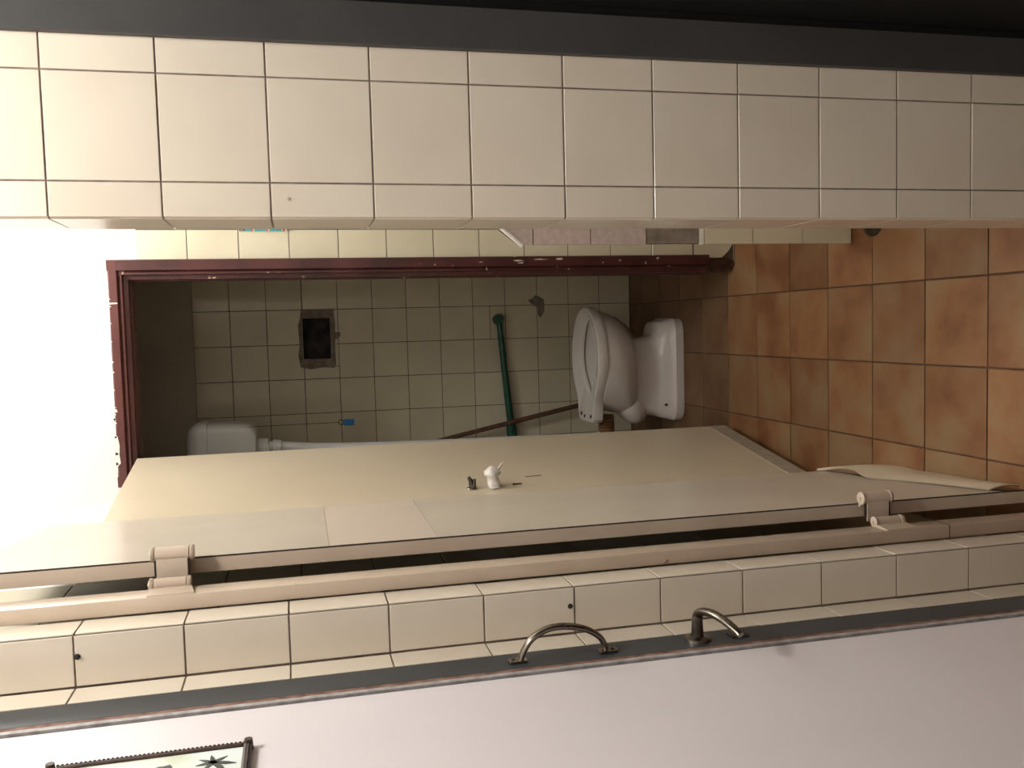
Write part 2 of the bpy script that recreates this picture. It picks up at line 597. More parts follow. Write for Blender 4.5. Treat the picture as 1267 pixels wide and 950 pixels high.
for a, b in zip(cols_f, cols_f[1:]):
    for k, (z0, z1) in enumerate(zip(rows_f, rows_f[1:])):
        if k == 9 and a in (-.205, -.055):
            if a == -.205:
                tile(wall_f, 'Y-', YF, a, -.152, z0, z1, 'tile_wc')
            tile(wall_f, 'Y-', YF, a if a > -.1 else -.152, b, z0, 1.367, 'tile_wc', joint=.002)
            continue
        if k == 4 and a == -.055:     # cut around the green pipe
            tile(wall_f, 'Y-', YF, a, b, z0, .672, 'tile_wc')
            tile(wall_f, 'Y-', YF, a, b, .672, z1, 'tile_wc')
            continue
        tile(wall_f, 'Y-', YF, a, b, z0, z1, 'tile_wc')
# cut opening in the tiles, ragged cement around a black cavity
bm = bmesh.new()
outer = [(-.160, 1.372), (-.148, 1.364), (-.06, 1.366), (.03, 1.363), (.096, 1.366), (.095, 1.44), (.094, 1.505), (.05, 1.512), (.03, 1.520), (-.06, 1.516), (-.10, 1.523), (-.152, 1.516), (-.163, 1.47), (-.155, 1.42)]
inner = [(NX0, NZ0), (NX0 + .01, NZ0), (-.06, NZ0), (.03, NZ0), (NX1, NZ0), (NX1, 1.44), (NX1, NZ1), (.05, NZ1), (.03, NZ1), (-.06, NZ1), (-.10, NZ1), (NX0, NZ1), (NX0, 1.47), (NX0, 1.42)]
loft(bm, [[(x, YF + .003, z) for x, z in outer], [(x, YF - .006, z) for x, z in outer], [(x, YF - .004, z) for x, z in inner], [(x, YF + .10, z) for x, z in inner]], False, False)
obj('cement_surround', bm, 'cement', wall_f)
obj('cavity_back', bx(NX0 + .001, NX1 - .001, YF + .092, YF + .101, NZ0 + .001, NZ1 - .001), 'black_hole', wall_f)
bm = bmesh.new()
loft(bm, [[(NX0, YF + .004, NZ0 + .0005), (NX1, YF + .004, NZ0 + .0005), (NX1, YF + .004, NZ1 - .0005), (NX0, YF + .004, NZ1 - .0005)],
          [(NX0, YF + .095, NZ0 + .0005), (NX1, YF + .095, NZ0 + .0005), (NX1, YF + .095, NZ1 - .0005), (NX0, YF + .095, NZ1 - .0005)]], False, False)
for v in bm.verts:
    v.co.x = v.co.x + (.0008 if v.co.x < 0 else -.0008)
obj('cavity_sides', bm, 'black_hole', wall_f)
obj('crack', bx(.094, .243, YF - .0006, YF + .003, 1.4985, 1.5025), 'dark_gap', wall_f)
bm = prism(bmesh.new(), [(-.035, 1.357), (-.022, 1.340), (-.005, 1.343), (-.005, 1.366), (-.035, 1.366)], 'Y', YF - .003, YF + .003)
obj('cement_smear', bm, 'cement', wall_f)
# smear of cement on the tiles above the floor, to the right
pp = [(.118, .492), (.126, .470), (.140, .458), (.132, .438), (.122, .418), (.095, .414), (.060, .418), (.034, .436), (.050, .446), (.082, .448), (.092, .462), (.104, .480)]
obj('cement_patch', prism(bmesh.new(), pp, 'Y', YF - .0017, YF + .002), 'cement', wall_f)
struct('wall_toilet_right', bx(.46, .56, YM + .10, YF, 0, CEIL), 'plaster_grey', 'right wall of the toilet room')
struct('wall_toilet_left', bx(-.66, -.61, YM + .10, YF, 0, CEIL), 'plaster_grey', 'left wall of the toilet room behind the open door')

# hall the photographer stands in ------------------------------------------
struct('wall_hall_left', bx(-.75, -.58, -1.6, 1.33, 0, CEIL), 'plaster', 'white hall wall behind the white door leaf')
struct('wall_hall_right', bx(1.4, 1.5, -1.6, YN + .15, 0, CEIL), 'plaster_hall', 'fawn right wall of the hall')
struct('wall_hall_back', bx(-.75, 1.5, -1.7, -1.6, 0, CEIL), 'plaster_hall', 'fawn back wall of the hall')

# ------------------------------------------------------------------ maroon door frame
t1 = tag(thing('trim_1', 'chipped maroon door frame around the toilet doorway', None, (-.1, YM, 0), kind='structure'))
CW = .064
bm = bmesh.new()
# right jamb: proud outer face, groove, stepped rebate
def jamb(bm, xi, s, z0, z1):
    # s=+1 the frame grows to the right of xi
    prof = [(xi, YM + .105), (xi, YM + .055), (xi + s * .004, YM + .055), (xi + s * .004, YM + .018), (xi + s * .016, YM + .016), (xi + s * .018, YM - .004),
            (xi + s * .024, YM - .004), (xi + s * .027, YM - .001), (xi + s * .031, YM - .014), (xi + s * .060, YM - .014), (xi + s * .063, YM - .010), (xi + s * .063, YM + .006), (xi + s * .028, YM + .012), (xi + s * .028, YM + .105)]
    loft(bm, [[(x, y, z0) for x, y in prof], [(x, y, z1) for x, y in prof]])
jamb(bm, JR - .006, 1, .105, HEAD + .058)
jr = obj('jamb', bm, 'maroon_worn', t1, smooth=25)
bm = bmesh.new()
jamb(bm, JL, -1, .0, HEAD + .058)
obj('jamb', bm, 'maroon', t1, smooth=25)
bm = bmesh.new()
prof = [(YM + .105, 0), (YM + .055, 0), (YM + .055, .004), (YM + .018, .004), (YM + .016, .016), (YM - .0045, .018), (YM - .0045, .024), (YM - .0015, .027), (YM - .0145, .031), (YM - .0145, .052), (YM - .010, .056), (YM + .006, .0565), (YM + .012, .028), (YM + .105, .028)]
loft(bm, [[(JL - .062, y, HEAD + z) for y, z in prof], [(JR + .055, y, HEAD + z) for y, z in prof]])
obj('head', bm, 'maroon', t1, smooth=25)
# the right jamb has rotted away at its foot
bm = bmesh.new()
loft(bm, [[(JR + .002, YM + .02, 0.004), (JR + .024, YM - .002, .004), (JR + .046, YM + .004, .004), (JR + .046, YM + .09, .004), (JR + .004, YM + .09, .004)],
          [(JR + .0, YM + .012, .04), (JR + .03, YM - .008, .045), (JR + .05, YM + .002, .038), (JR + .05, YM + .09, .04), (JR + .0, YM + .09, .04)],
          [(JR - .003, YM + .014, .085), (JR + .016, YM - .004, .098), (JR + .045, YM + .002, .088), (JR + .05, YM + .09, .09), (JR + .0, YM + .09, .09)],
          [(JR - .003, YM + .016, .11), (JR + .018, YM - .003, .11), (JR + .045, YM + .004, .11), (JR + .05, YM + .09, .11), (JR + .0, YM + .09, .11)]])
rj = obj('rotten_foot', bm, 'rot', t1)
rj['label'] = 'bare rotten foot of the right jamb'
# brush strokes of white wall paint that ran over the frame
rs = random.Random(3)
def smear(pts):
    obj('paint_smear', prism(bmesh.new(), pts, 'Y', YM - .0158, YM - .0140), 'white_p', t1)
smear([(.098, 2.085), (.104, 2.085), (.103, 2.052), (.100, 2.050)])
smear([(-.226, 2.085), (-.216, 2.085), (-.220, 2.070), (-.229, 2.067)])
smear([(-.236, 2.085), (-.229, 2.085), (-.232, 2.074), (-.238, 2.072)])
for k in range(16):
    x = rs.uniform(-.40, .21)
    wd = rs.uniform(.004, .012)
    d = rs.uniform(.003, .008)
    smear([(x, 2.0795), (x + wd, 2.0795), (x + wd * .8, 2.0765 - d * .4), (x + wd * .4, 2.0765 - d)])
# long smear of paint along the left part of the head
smear([(-.40, 2.0795), (-.30, 2.0795), (-.305, 2.071), (-.33, 2.067), (-.36, 2.069), (-.385, 2.066)])
# bare chips of paint on the jamb
for (z, x, a, b) in ((.925, .214, .02, .003), (.905, .196, .004, .016), (.80, .218, .05, .004), (.79, .21, .03, .0035), (.72, .222, .07, .004), (.655, .223, .045, .005), (.66, .196, .01, .003),
                     (.50, .210, .012, .003), (.44, .216, .014, .004), (.30, .222, .016, .006), (.345, .206, .006, .008), (1.02, .204, .006, .004), (.255, .196, .02, .003), (.62, .19, .012, .003)):
    pts = [(x + rs.uniform(-.0015, .0015) + b * .6 * math.cos(t), z + a * .4 * math.sin(t) * rs.uniform(.55, 1.15)) for t in [2 * math.pi * q / 8 for q in range(8)]]
    y0 = YM - .0148 if x > JR + .026 else YM - .0052
    obj('paint_chip', prism(bmesh.new(), pts, 'Y', y0, y0 + .0016), 'tile' if z > .6 else 'tile_marble', t1)

# ------------------------------------------------------------------ beige bar frame of the first opening
t2 = thing('trim_2', 'pinkish beige bar of the door frame with the folding hinges, left of the first opening', None, (XP, 1.456, 0), kind='structure')
bm = bx(-.4255, -.401, 1.4565, 1.503, 0.0, 2.40, bev=.002)
obj('frame_bar', bm, 'beige_frame', t2, smooth=40)
obj('joint', boxes((-.4262, -.4005, 1.456, 1.5035, .333, .3345)), 'dark_gap', t2)

# ------------------------------------------------------------------ yellow-beige toilet door, swung open
yd = thing('door_1', 'wide open yellowish beige toilet door hung on the maroon frame', 'door', (JL, YM, 0), kind='structure')
SY = .165
def ydx(y):
    return -.376 + SY * (y - YM)
Y0, Y1 = 2.405, 2.952
def yslab(bm, ya, yb, z0, z1, o0, o1):
    hexa(bm, [(ydx(ya) + o0, ya, z0), (ydx(yb) + o0, yb, z0), (ydx(yb) + o1, yb, z0), (ydx(ya) + o1, ya, z0),
              (ydx(ya) + o0, ya, z1), (ydx(yb) + o0, yb, z1), (ydx(yb) + o1, yb, z1), (ydx(ya) + o1, ya, z1)])
    return bm
obj('leaf', yslab(bmesh.new(), Y0, Y1, .055, 2.022, -.03, 0), 'beige', yd)
obj('kick_strip', yslab(bmesh.new(), Y0 + .003, Y1 - .003, .048, .108, -.002, .0016), 'kick', yd)
def yp(y, z, o):
    return Vector((ydx(y) + o, y, z))
# latch opening with bent metal
lt = obj('latch', tb([yp(2.478, 1.066, -.002), yp(2.478, 1.066, .003)], [.016, .014], n=10), 'steel', yd)
obj('latch_tongue', tb([yp(2.480, 1.064, .002), yp(2.486, 1.066, .020), yp(2.490, 1.072, .030)], [.008, .007, .004], n=8), 'dark_steel', lt)
obj('latch_tongue', tb([yp(2.472, 1.060, .002), yp(2.480, 1.056, .026)], [.006, .004], n=8), 'dark_steel', lt)
# knob wrapped in white tape / plastic
bm = bmesh.new()
loops = []
for k in range(9):
    f_ = k / 8
    r = [.020, .018, .016, .017, .019, .022, .021, .015, .005][k]
    c = yp(2.475 + .010 * f_, 1.000 + .006 * f_, .058 * f_)
    loops.append([c + r * Vector((0, math.cos(a) * (1 + .2 * math.sin(3 * a + k)), math.sin(a) * (1 + .2 * math.cos(2 * a + 1.7 * k)))) for a in [2 * math.pi * q / 16 for q in range(16)]])
loft(bm, loops)
kn = obj('wrapped_knob', bm, 'wrap', yd, smooth=50)
kn['label'] = 'door knob wrapped in crumpled white plastic'
obj('loose_end', tb([yp(2.49, .985, .045), yp(2.505, .972, .056), yp(2.515, .962, .058)], [.004, .003, .001], n=6), 'wrap', kn)
obj('stain', tb([yp(2.483, .945, .0006), yp(2.486, .918, .0006)], [.005, .003], n=10, flat=.15), 'brown_spot', yd)
obj('scratch', tb([yp(2.545, .893, .0004), yp(2.549, .842, .0004)], .0012, n=6), 'brown_spot', yd)
obj('paint_fleck', tb([yp(2.40 + .05, 1.064, .0004), yp(2.452, 1.055, .0004)], .003, n=6, flat=.3), 'white_p', yd)
obj('paint_fleck', tb([yp(2.62, 1.064, .0004), yp(2.622, 1.060, .0004)], .002, n=6, flat=.3), 'white_p', yd)

# ------------------------------------------------------------------ near door leaf on the double hinges
gd = thing('door_2', 'greyish beige clad door leaf on two double hinges, peeling at its foot', 'door', (-.38, 1.55, 0), kind='structure')
SG = -.0865
G0, G1 = 1.548, 2.205
def gdx(y):
    return -.3655 + SG * (y - 1.55)
def gslab(bm, ya, yb, z0, z1, o0, o1, zb0=None, zb1=None):
    zb0 = z0 if zb0 is None else zb0
    zb1 = z1 if zb1 is None else zb1
    hexa(bm, [(gdx(ya) + o0, ya, z0), (gdx(yb) + o0, yb, zb0), (gdx(yb) + o1, yb, zb0), (gdx(ya) + o1, ya, z0),
              (gdx(ya) + o0, ya, z1), (gdx(yb) + o0, yb, zb1), (gdx(yb) + o1, yb, zb1), (gdx(ya) + o1, ya, z1)])
    return bm
obj('core', gslab(bmesh.new(), G0 + .004, G1 - .001, .100, 2.086, -.026, -.003), 'dark_gap', gd)
e_ = obj('edge_strip', gslab(bmesh.new(), G0, G0 + .006, .02, 2.087, -.027, -.0030), 'beige_frame', gd)
obj('joint', gslab(bmesh.new(), G0 + .0002, G0 + .0010, .02, 2.086, -.0030, -.0002), 'dark_gap', gd)
e_['label'] = 'painted edge of the door leaf'
obj('facing_sheet', gslab(bmesh.new(), G0 + .0012, G1, 1.4905, 2.087, -.0028, 0, 1.4835, 2.087), 'beige_grey', gd)
p_ = obj('facing_sheet', gslab(bmesh.new(), G0 + .0012, G1, 1.3025, 1.4898, -.0028, .0006, 1.267, 1.4828), 'beige_pink', gd)
p_['label'] = 'pinkish patch of facing sheet'
# lower facing, its bottom edge bowed outwards
bm = bmesh.new()
nu, nv = 26, 8
def zlow(f_):
    return .132 + .035 * math.exp(-((f_ - .58) / .18) ** 2)
grid = []
for i in range(nu + 1):
    f_ = i / nu
    y = G0 + .0012 + f_ * (G1 - G0 - .0012)
    col = []
    ztop = 1.3018 + f_ * (1.2663 - 1.3018)
    zl = zlow(f_)
    for j in range(nv + 1):
        if j == 0:
            z = ztop
        else:
            z = .36 + (zl - .36) * (j - 1) / (nv - 1)
        g = max(0, (.36 - z) / .22)
        bow = .002 * g ** 2 * math.exp(-((f_ - .62) / .25) ** 2)
        col.append((Vector((gdx(y) - .0026, y, z)), bow))
    grid.append(col)
fr = [[bm.verts.new(p + Vector((.0026 + b, 0, 0))) for p, b in c] for c in grid]
bk = [[bm.verts.new(p + Vector((b, 0, 0))) for p, b in c] for c in grid]
for i in range(nu):
    for j in range(nv):
        bm.faces.new((fr[i][j], fr[i + 1][j], fr[i + 1][j + 1], fr[i][j + 1]))
        bm.faces.new((bk[i][j + 1], bk[i + 1][j + 1], bk[i + 1][j], bk[i][j]))
    bm.faces.new((fr[i][nv], fr[i + 1][nv], bk[i + 1][nv], bk[i][nv]))
    bm.faces.new((fr[i + 1][0], fr[i][0], bk[i][0], bk[i + 1][0]))
for j in range(nv):
    bm.faces.new((fr[0][j + 1], bk[0][j + 1], bk[0][j], fr[0][j]))
    bm.faces.new((fr[nu][j], bk[nu][j], bk[nu][j + 1], fr[nu][j + 1]))
obj('facing_sheet', bm, 'beige_grey', gd, smooth=40)
# peeled sheet curling out underneath
bm = bmesh.new()
low = catmull([(-.425, 2.220, .135), (-.404, 2.130, .095), (-.382, 2.005, .058), (-.380, 1.900, .056), (-.369, 1.700, .066), (-.360, 1.580, .076), (-.359, 1.552, .082)], 6)
rows = []
crest = catmull([(2.215, .139, .002), (2.150, .126, .010), (2.040, .146, .015), (1.930, .182, .006), (1.850, .162, .004), (1.700, .150, .004), (1.570, .146, .003)], 6)
for p, c in zip(low, crest):
    top = Vector((gdx(c.x) + c.z, c.x, c.y))
    r_ = []
    for j in range(6):
        t = j / 5
        q = top.lerp(p, t)
        q.x += .006 * math.sin(math.pi * t)
        r_.append(q)
    rows.append(r_)
A = [[bm.verts.new(q) for q in r_] for r_ in rows]
B = [[bm.verts.new(q - Vector((.0018, 0, 0))) for q in r_] for r_ in rows]
for i in range(len(A) - 1):
    for j in range(5):
        bm.faces.new((A[i][j], A[i + 1][j], A[i + 1][j + 1], A[i][j + 1]))
        bm.faces.new((B[i][j + 1], B[i + 1][j + 1], B[i + 1][j], B[i][j]))
    bm.faces.new((A[i][5], A[i + 1][5], B[i + 1][5], B[i][5]))
fl_ = obj('peeling_sheet', bm, 'beige', gd, smooth=60)
fl_['label'] = 'loose facing sheet curling at the foot of the leaf'
obj('splinter', tb([(-.4245, 2.205, .150), (-.421, 2.19, .118)], [.006, .003], n=6), 'cement', gd)

def hinge(zc, low_):
    h_ = obj('hinge', bx(-.398, -.354, 1.5255, 1.5285, zc - .024, zc + .024, bev=.0006), 'beige_frame', gd)
    h_['label'] = 'double spring hinge, painted over'
    xa, ya = -.3535, 1.535
    def barrel(x, y, r, zt, zb_):
        bm = bmesh.new()
        tube(bm, [(x, y, zb_ + .008), (x, y, zt - .008)], r, n=18)
        obj('barrel', bm, 'beige_frame', h_, smooth=40)
        for a, b in ((zt - .0075, zt), (zb_, zb_ + .0075)):
            m_ = (a + b) / 2
            up_ = a > zc
            bm = tb([(x, y, a), (x, y, a + .0015), (x, y, b - .0017), (x, y, b)], [r * 1.0, r * 1.1, r * 1.1, r * .75], n=18)
            obj('barrel_cap', bm, 'beige_frame', h_, smooth=50)
        obj('pin', tb([(x, y, zt - .001), (x, y, zt + .0017)], [.004, .003], n=10), 'beige_frame', h_)
    barrel(xa, ya, .0115, zc + .034, zc - .034)
    barrel(-.3925, 1.497, .0095, zc + .032, zc - .032)
    # wings screwed to the leaf edge and to the frame bar
    obj('wing', bx(-.372, -.3545, 1.540, 1.546, zc - .030, zc + .030, bev=.0006), 'beige_frame', h_)
    obj('wing', hexa(bmesh.new(), [(-.4015, 1.458, zc - .040), (-.4015, 1.500, zc - .030), (-.394, 1.500, zc - .030), (-.399, 1.458, zc - .040),
                                   (-.4015, 1.458, zc + .030), (-.4015, 1.500, zc + .030), (-.394, 1.500, zc + .030), (-.399, 1.458, zc + .030)]), 'beige_frame', h_)
    obj('gap', boxes((-.388, -.360, 1.527, 1.531, zc - .0275, zc - .0245), (-.388, -.360, 1.527, 1.531, zc + .0245, zc + .0275)), 'dark_gap', h_)
hinge(1.741, False)
hinge(.4395, True)

# ------------------------------------------------------------------ low tiled partition in the passage, right
tp = thing('low_partition', 'low partition clad with pink marble above cream tiles, right of the maroon frame', 'partition', (.4, 2.26, 0), kind='structure')
TY = 2.252
obj('panel', prism(bmesh.new(), [(.209, 0), (.60, 0), (.60, 1.30), (.4985, 1.30), (.245, 1.012), (.209, .965)], 'Y', TY + .005, TY + .022), 'grout_wc', tp)
for k, (z0, z1, mk) in enumerate(((.004, .157, 'tile_wc'), (.157, .307, 'tile_wc'), (.307, .452, 'tile_wc'), (.618, .773, 'tile_marble'), (.773, .928, 'tile_marble'))):
    for a, b in ((.2065, .37), (.37, .52), (.52, .60)):
        tile(tp, 'Y-', TY, a, b, z0, z1, mk, joint=.002, t=.008).location -= tp.location
obj('cut_tile', prism(bmesh.new(), [(.2075, .930), (.60, .930), (.60, 1.29), (.500, 1.29), (.25, 1.008), (.2075, .955)], 'Y', TY, TY + .008), 'tile_marble', tp)
tr = obj('edge_bead', tb([(.2045, TY - .002, .958), (.250, TY - .002, 1.012), (.50, TY - .002, 1.298)], .0055, n=8), 'white_p', tp)
tr['label'] = 'white sloping edge bead'
dk = obj('bare_strip', bx(.209, .60, TY + .003, TY + .010, .467, .616), 'cement', tp)
dk['label'] = 'dark strip where tiles are missing'
obj('cap_line', bx(.2065, .60, TY - .001, TY + .010, .4535, .4655), 'white_p', tp)

# ------------------------------------------------------------------ floor drain
fd = thing('floor_drain', 'small dark round drain in the orange floor before the low partition', 'drain', (.262, 2.16, 0))
bm = tb([(.262, 2.16, -.002), (.262, 2.16, .0025), (.262, 2.16, .003)], [.046, .045, .036], n=28)
obj('ring', bm, 'dark_steel', fd, smooth=40)
for k in range(-2, 3):
    obj('slot', bx(.262 + k * .012 - .003, .262 + k * .012 + .003, 2.16 - .026, 2.16 + .026, .0028, .0036), 'dark_hole', fd)

# ------------------------------------------------------------------ white leaf with slate stile and handles (left, near)
wd = thing('door_3', 'cool white door leaf with slate grey handle stile at the near left', 'door', (XL - .02, 1.0, 0), kind='structure')
obj('panel', bx(XL - .035, XL - .003, .35, 1.243, .03, 2.45), 'white_leaf', wd)
obj('stile', bx(XL - .036, XL, 1.2665, 1.3285, .02, 2.46, bev=.001), 'stile', wd)
s_ = obj('scraped_edge', bx(XL - .036, XL - .0004, 1.2553, 1.2668, .02, 2.46), 'rust', wd)
s_['label'] = 'brown strip where the paint is scraped off'
obj('grey_edge', bx(XL - .036, XL + .0005, 1.2462, 1.2554, .02, 2.46), 'grey_edge', wd)
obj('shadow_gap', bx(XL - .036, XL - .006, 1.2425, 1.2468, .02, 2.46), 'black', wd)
# curved pull
yc = 1.2925
hp = thing_loc = None
path = catmull([(XL + .002, yc, 1.222), (XL + .016, yc, 1.216), (XL + .034, yc - .001, 1.203), (XL + .046, yc - .001, 1.178), (XL + .047, yc, 1.150), (XL + .040, yc, 1.120), (XL + .026, yc, 1.097), (XL + .012, yc, 1.088), (XL + .002, yc, 1.086)], 5)
n_ = len(path)
pu = obj('pull_handle', tube(bmesh.new(), path, [.0068 + .0012 * math.sin(math.pi * i / (n_ - 1)) for i in range(n_)], n=14, flat=.62, up=(0, 1, 0)), 'steel', wd, smooth=50)
for z0, z1 in ((1.212, 1.240), (1.068, 1.098)):
    obj('foot_plate', bx(XL, XL + .004, yc - .009, yc + .009, z0, z1, bev=.0012), 'steel', pu)
for z in (1.233, 1.075):
    obj('screw', tb([(XL + .0017, yc, z), (XL + .0055, yc, z)], [.004, .0025], n=10), 'dark_steel', pu)
# lever
yl, zl_ = 1.298, .930
ros = obj('lever_handle', tb([(XL, yl, zl_), (XL + .004, yl, zl_), (XL + .0065, yl, zl_)], [.021, .0205, .016], n=28), 'steel', wd, smooth=40)
obj('neck', tb([(XL + .006, yl, zl_), (XL + .012, yl, zl_), (XL + .034, yl, zl_)], [.0105, .0095, .0085], n=16), 'dark_steel', ros, smooth=40)
lp = catmull([(XL + .030, yl + .001, zl_), (XL + .042, yl - .002, zl_ - .001), (XL + .050, yl - .016, zl_ - .003), (XL + .054, yl - .042, zl_ - .007), (XL + .051, yl - .070, zl_ - .013), (XL + .043, yl - .094, zl_ - .020), (XL + .039, yl - .102, zl_ - .022)], 5)
n_ = len(lp)
obj('lever', tube(bmesh.new(), lp, [.0092 - .0032 * (i / (n_ - 1)) for i in range(n_)], n=14, flat=.8, up=(0, 0, 1)), 'steel', ros, smooth=50)
obj('key_escutcheon', bx(XL, XL + .002, 1.286, 1.309, .845, .875, bev=.0006), 'dark_steel', wd)

# ------------------------------------------------------------------ framed picture on the white leaf
pf = thing('framed_picture', 'small picture of dark foliage in a beaded dark wooden frame on the white door', 'picture', (XL, 1.0, 1.607))
PX = XL - .003
PY0, PY1, PZ0, PZ1 = .81, 1.126, 1.604, 1.835
FW = .010
obj('frame_rail', bx(PX, PX + .009, PY0, PY1, PZ0, PZ0 + FW, bev=.003), 'frame_wood', pf)
obj('frame_rail', bx(PX, PX + .009, PY0, PY1, PZ1 - FW, PZ1, bev=.003), 'frame_wood', pf)
obj('frame_stile', bx(PX, PX + .009, PY1 - FW, PY1, PZ0 + FW, PZ1 - FW, bev=.003), 'frame_wood', pf)
obj('frame_stile', bx(PX, PX + .009, PY0, PY0 + FW, PZ0 + FW, PZ1 - FW, bev=.003), 'frame_wood', pf)
bm = bmesh.new()
def bead(y, z, r=.0019):
    g = bmesh.ops.create_uvsphere(bm, u_segments=8, v_segments=5, radius=r)
    for v in g['verts']:
        v.co += Vector((PX + .0085, y, z))
z = PZ0 + .004
while z < PZ1:
    bead(PY1 - .003, z)
    z += .005
y = PY0
while y < PY1:
    bead(y, PZ0 + .003)
    bead(y, PZ1 - .003)
    y += .005
bd = obj('beading', bm, 'frame_wood', pf, smooth=60)
bd['kind'] = 'stuff'
for (a, b) in ((PZ0, PY1), (PZ1, PY1)):
    bm = bmesh.new()
    tube(bm, [(PX, b - .004, a + (.004 if a == PZ0 else -.004)), (PX + .013, b - .004, a + (.004 if a == PZ0 else -.004))], [.0062, .005], n=10)
    obj('corner_boss', bm, 'frame_wood', pf, smooth=40)
MT['print'] = mat('pale_print', lin(226, 234, 232), lin(196, 202, 172), rough=0.12, scale=9, lo=.42, hi=.62)
pr = obj('print', bx(PX + .001, PX + .006, PY0 + FW, PY1 - FW, PZ0 + FW, PZ1 - FW), 'print', pf)
def blob(cy_, cz, a, b, ph, seed):
    r2 = random.Random(seed)
    pts = []
    for q in range(22):
        t = 2 * math.pi * q / 22
        k = r2.uniform(.7, 1.15)
        u_, v_ = a * math.cos(t) * k, b * math.sin(t) * k
        pts.append((cy_ + u_ * math.cos(ph) - v_ * math.sin(ph), cz + u_ * math.sin(ph) + v_ * math.cos(ph)))
    return prism(bmesh.new(), pts, 'X', PX + .0058, PX + .0066)
obj('foliage', blob(1.066, 1.742, .012, .045, .12, 4), 'leafdark', pr)
obj('foliage', blob(1.072, 1.705, .018, .022, .5, 9), 'leafdark', pr)
obj('foliage', blob(1.034, 1.690, .030, .030, .5, 12), 'leafdark', pr)
for ang in (0.2, 1.0, 1.75, 2.6, 3.7, 4.4, 5.4):
    ln = .020 if ang not in (3.7, 4.4) else .028
    c = (1.084, 1.646)
    bm = prism(bmesh.new(), [(c[0] + .003 * math.cos(ang + 1.57), c[1] + .003 * math.sin(ang + 1.57)), (c[0] + .6 * ln * math.cos(ang + .2), c[1] + .6 * ln * math.sin(ang + .2)),
                             (c[0] + ln * math.cos(ang), c[1] + ln * math.sin(ang)), (c[0] + .6 * ln * math.cos(ang - .2), c[1] + .6 * ln * math.sin(ang - .2)),
                             (c[0] + .003 * math.cos(ang - 1.57), c[1] + .003 * math.sin(ang - 1.57))], 'X', PX + .0058, PX + .0067)
    obj('leaf_print', bm, 'leafdark', pr)

# ------------------------------------------------------------------ dark post and black leaf, right edge of the view
dp = thing('trim_3', 'charcoal door post at the right of the tiled wall', None, (.45, 1.37, 0), kind='structure')
obj('post', bx(.4225, .60, 1.371, 1.386, 0, 2.40, bev=.001), 'charcoal', dp)
bl = thing('door_4', 'black door leaf standing open beside the charcoal post', 'door', (.47, 1.3, 0), kind='structure')
obj('leaf', hexa(bmesh.new(), [(.4885, 1.360, .0), (.4885, .55, .0), (.53, .55, .0), (.53, 1.360, .0), (.4885, 1.360, 2.4), (.4885, .55, 2.4), (.53, .55, 2.4), (.53, 1.360, 2.4)]), 'black', bl)
obj('stop_bead', bx(.484, .489, 1.345, 1.3705, 0, 2.4), 'black', bl)

# ------------------------------------------------------------------ toilet (faces right)
to = thing('toilet', 'white porcelain toilet pan without seat, facing right under the green pipe', 'toilet', (-.16, 3.52, 0))
TC = 3.52
NP = 32


def outline(half, z, n=NP, zf=None):
    """half: list of (x, halfwidth) from the front tip to the back; mirrored; resampled evenly."""
    P = catmull([(x, w_, 0) for x, w_ in half], 6)
    d = [0]
    for a, b in zip(P, P[1:]):
        d.append(d[-1] + (b - a).length)
    pts = []
    for i in range(n + 1):
        s = d[-1] * i / n
        k = max(j for j in range(len(d)) if d[j] <= s + 1e-9)
        if k == len(d) - 1:
            q = P[-1]
        else:
            q = P[k].lerp(P[k + 1], (s - d[k]) / (d[k + 1] - d[k]))
        pts.append((q.x, max(q.y, 0)))
    full = [(x, TC + w_) for x, w_ in pts] + [(x, TC - w_) for x, w_ in pts[::-1][1:-1]]
    return [(x, y, zf(x, y) if zf else z) for x, y in full]


def ell(x0, x1, hw, p=2.4):
    c, a = (x0 + x1) / 2, (x1 - x0) / 2
    pts = []
    for i in range(13):
        t = math.pi * i / 12
        ct, st = math.cos(t), math.sin(t)
        pts.append((c + a * math.copysign(abs(ct) ** (2 / p), ct), hw * abs(st) ** (2 / p)))
    return pts


secs = [(0, -.402, .014, .128, 7), (.004, -.405, .017, .131, 7), (.036, -.405, .017, .131, 7), (.040, -.402, .013, .127, 7), (.060, -.398, .010, .119, 6), (.080, -.394, .002, .112, 5),
        (.088, -.391, -.012, .109, 4.4), (.095, -.388, -.036, .106, 3.8), (.108, -.386, -.050, .103, 3.4), (.135, -.384, -.057, .099, 3.2), (.165, -.384, -.059, .097, 3), (.185, -.383, -.058, .099, 2.9), (.196, -.382, -.053, .106, 2.7),
        (.206, -.380, -.038, .120, 2.5), (.216, -.378, -.016, .135, 2.35), (.238, -.374, .010, .153, 2.2), (.262, -.369, .028, .163, 2.15), (.29, -.362, .044, .169, 2.1), (.32, -.354, .053, .172, 2.1), (.344, -.348, .054, .171, 2.1)]
bm = bmesh.new()
loft(bm, [outline(ell(a, b, hw, p), z) for z, a, b, hw, p in secs])
obj('pedestal_bowl', bm, 'porcelain', to, smooth=32)
egg = [(.070, 0), (.066, .035), (.050, .078), (.015, .122), (-.040, .156), (-.110, .177), (-.175, .176), (-.235, .156), (-.280, .128), (-.312, .109), (-.345, .102), (-.380, .099), (-.394, .094), (-.399, .080), (-.400, .04), (-.400, 0)]
hole = [(.018, 0), (.014, .020), (.000, .045), (-.035, .075), (-.085, .096), (-.135, .102), (-.180, .092), (-.220, .068), (-.255, .035), (-.280, .012), (-.287, 0)]
def off(pts, d, cx_=-.16):
    return [(cx_ + (x - cx_) * (1 - d / .23), w_ * (1 - d / .17)) for x, w_ in pts]
ZR = .383
bm = bmesh.new()
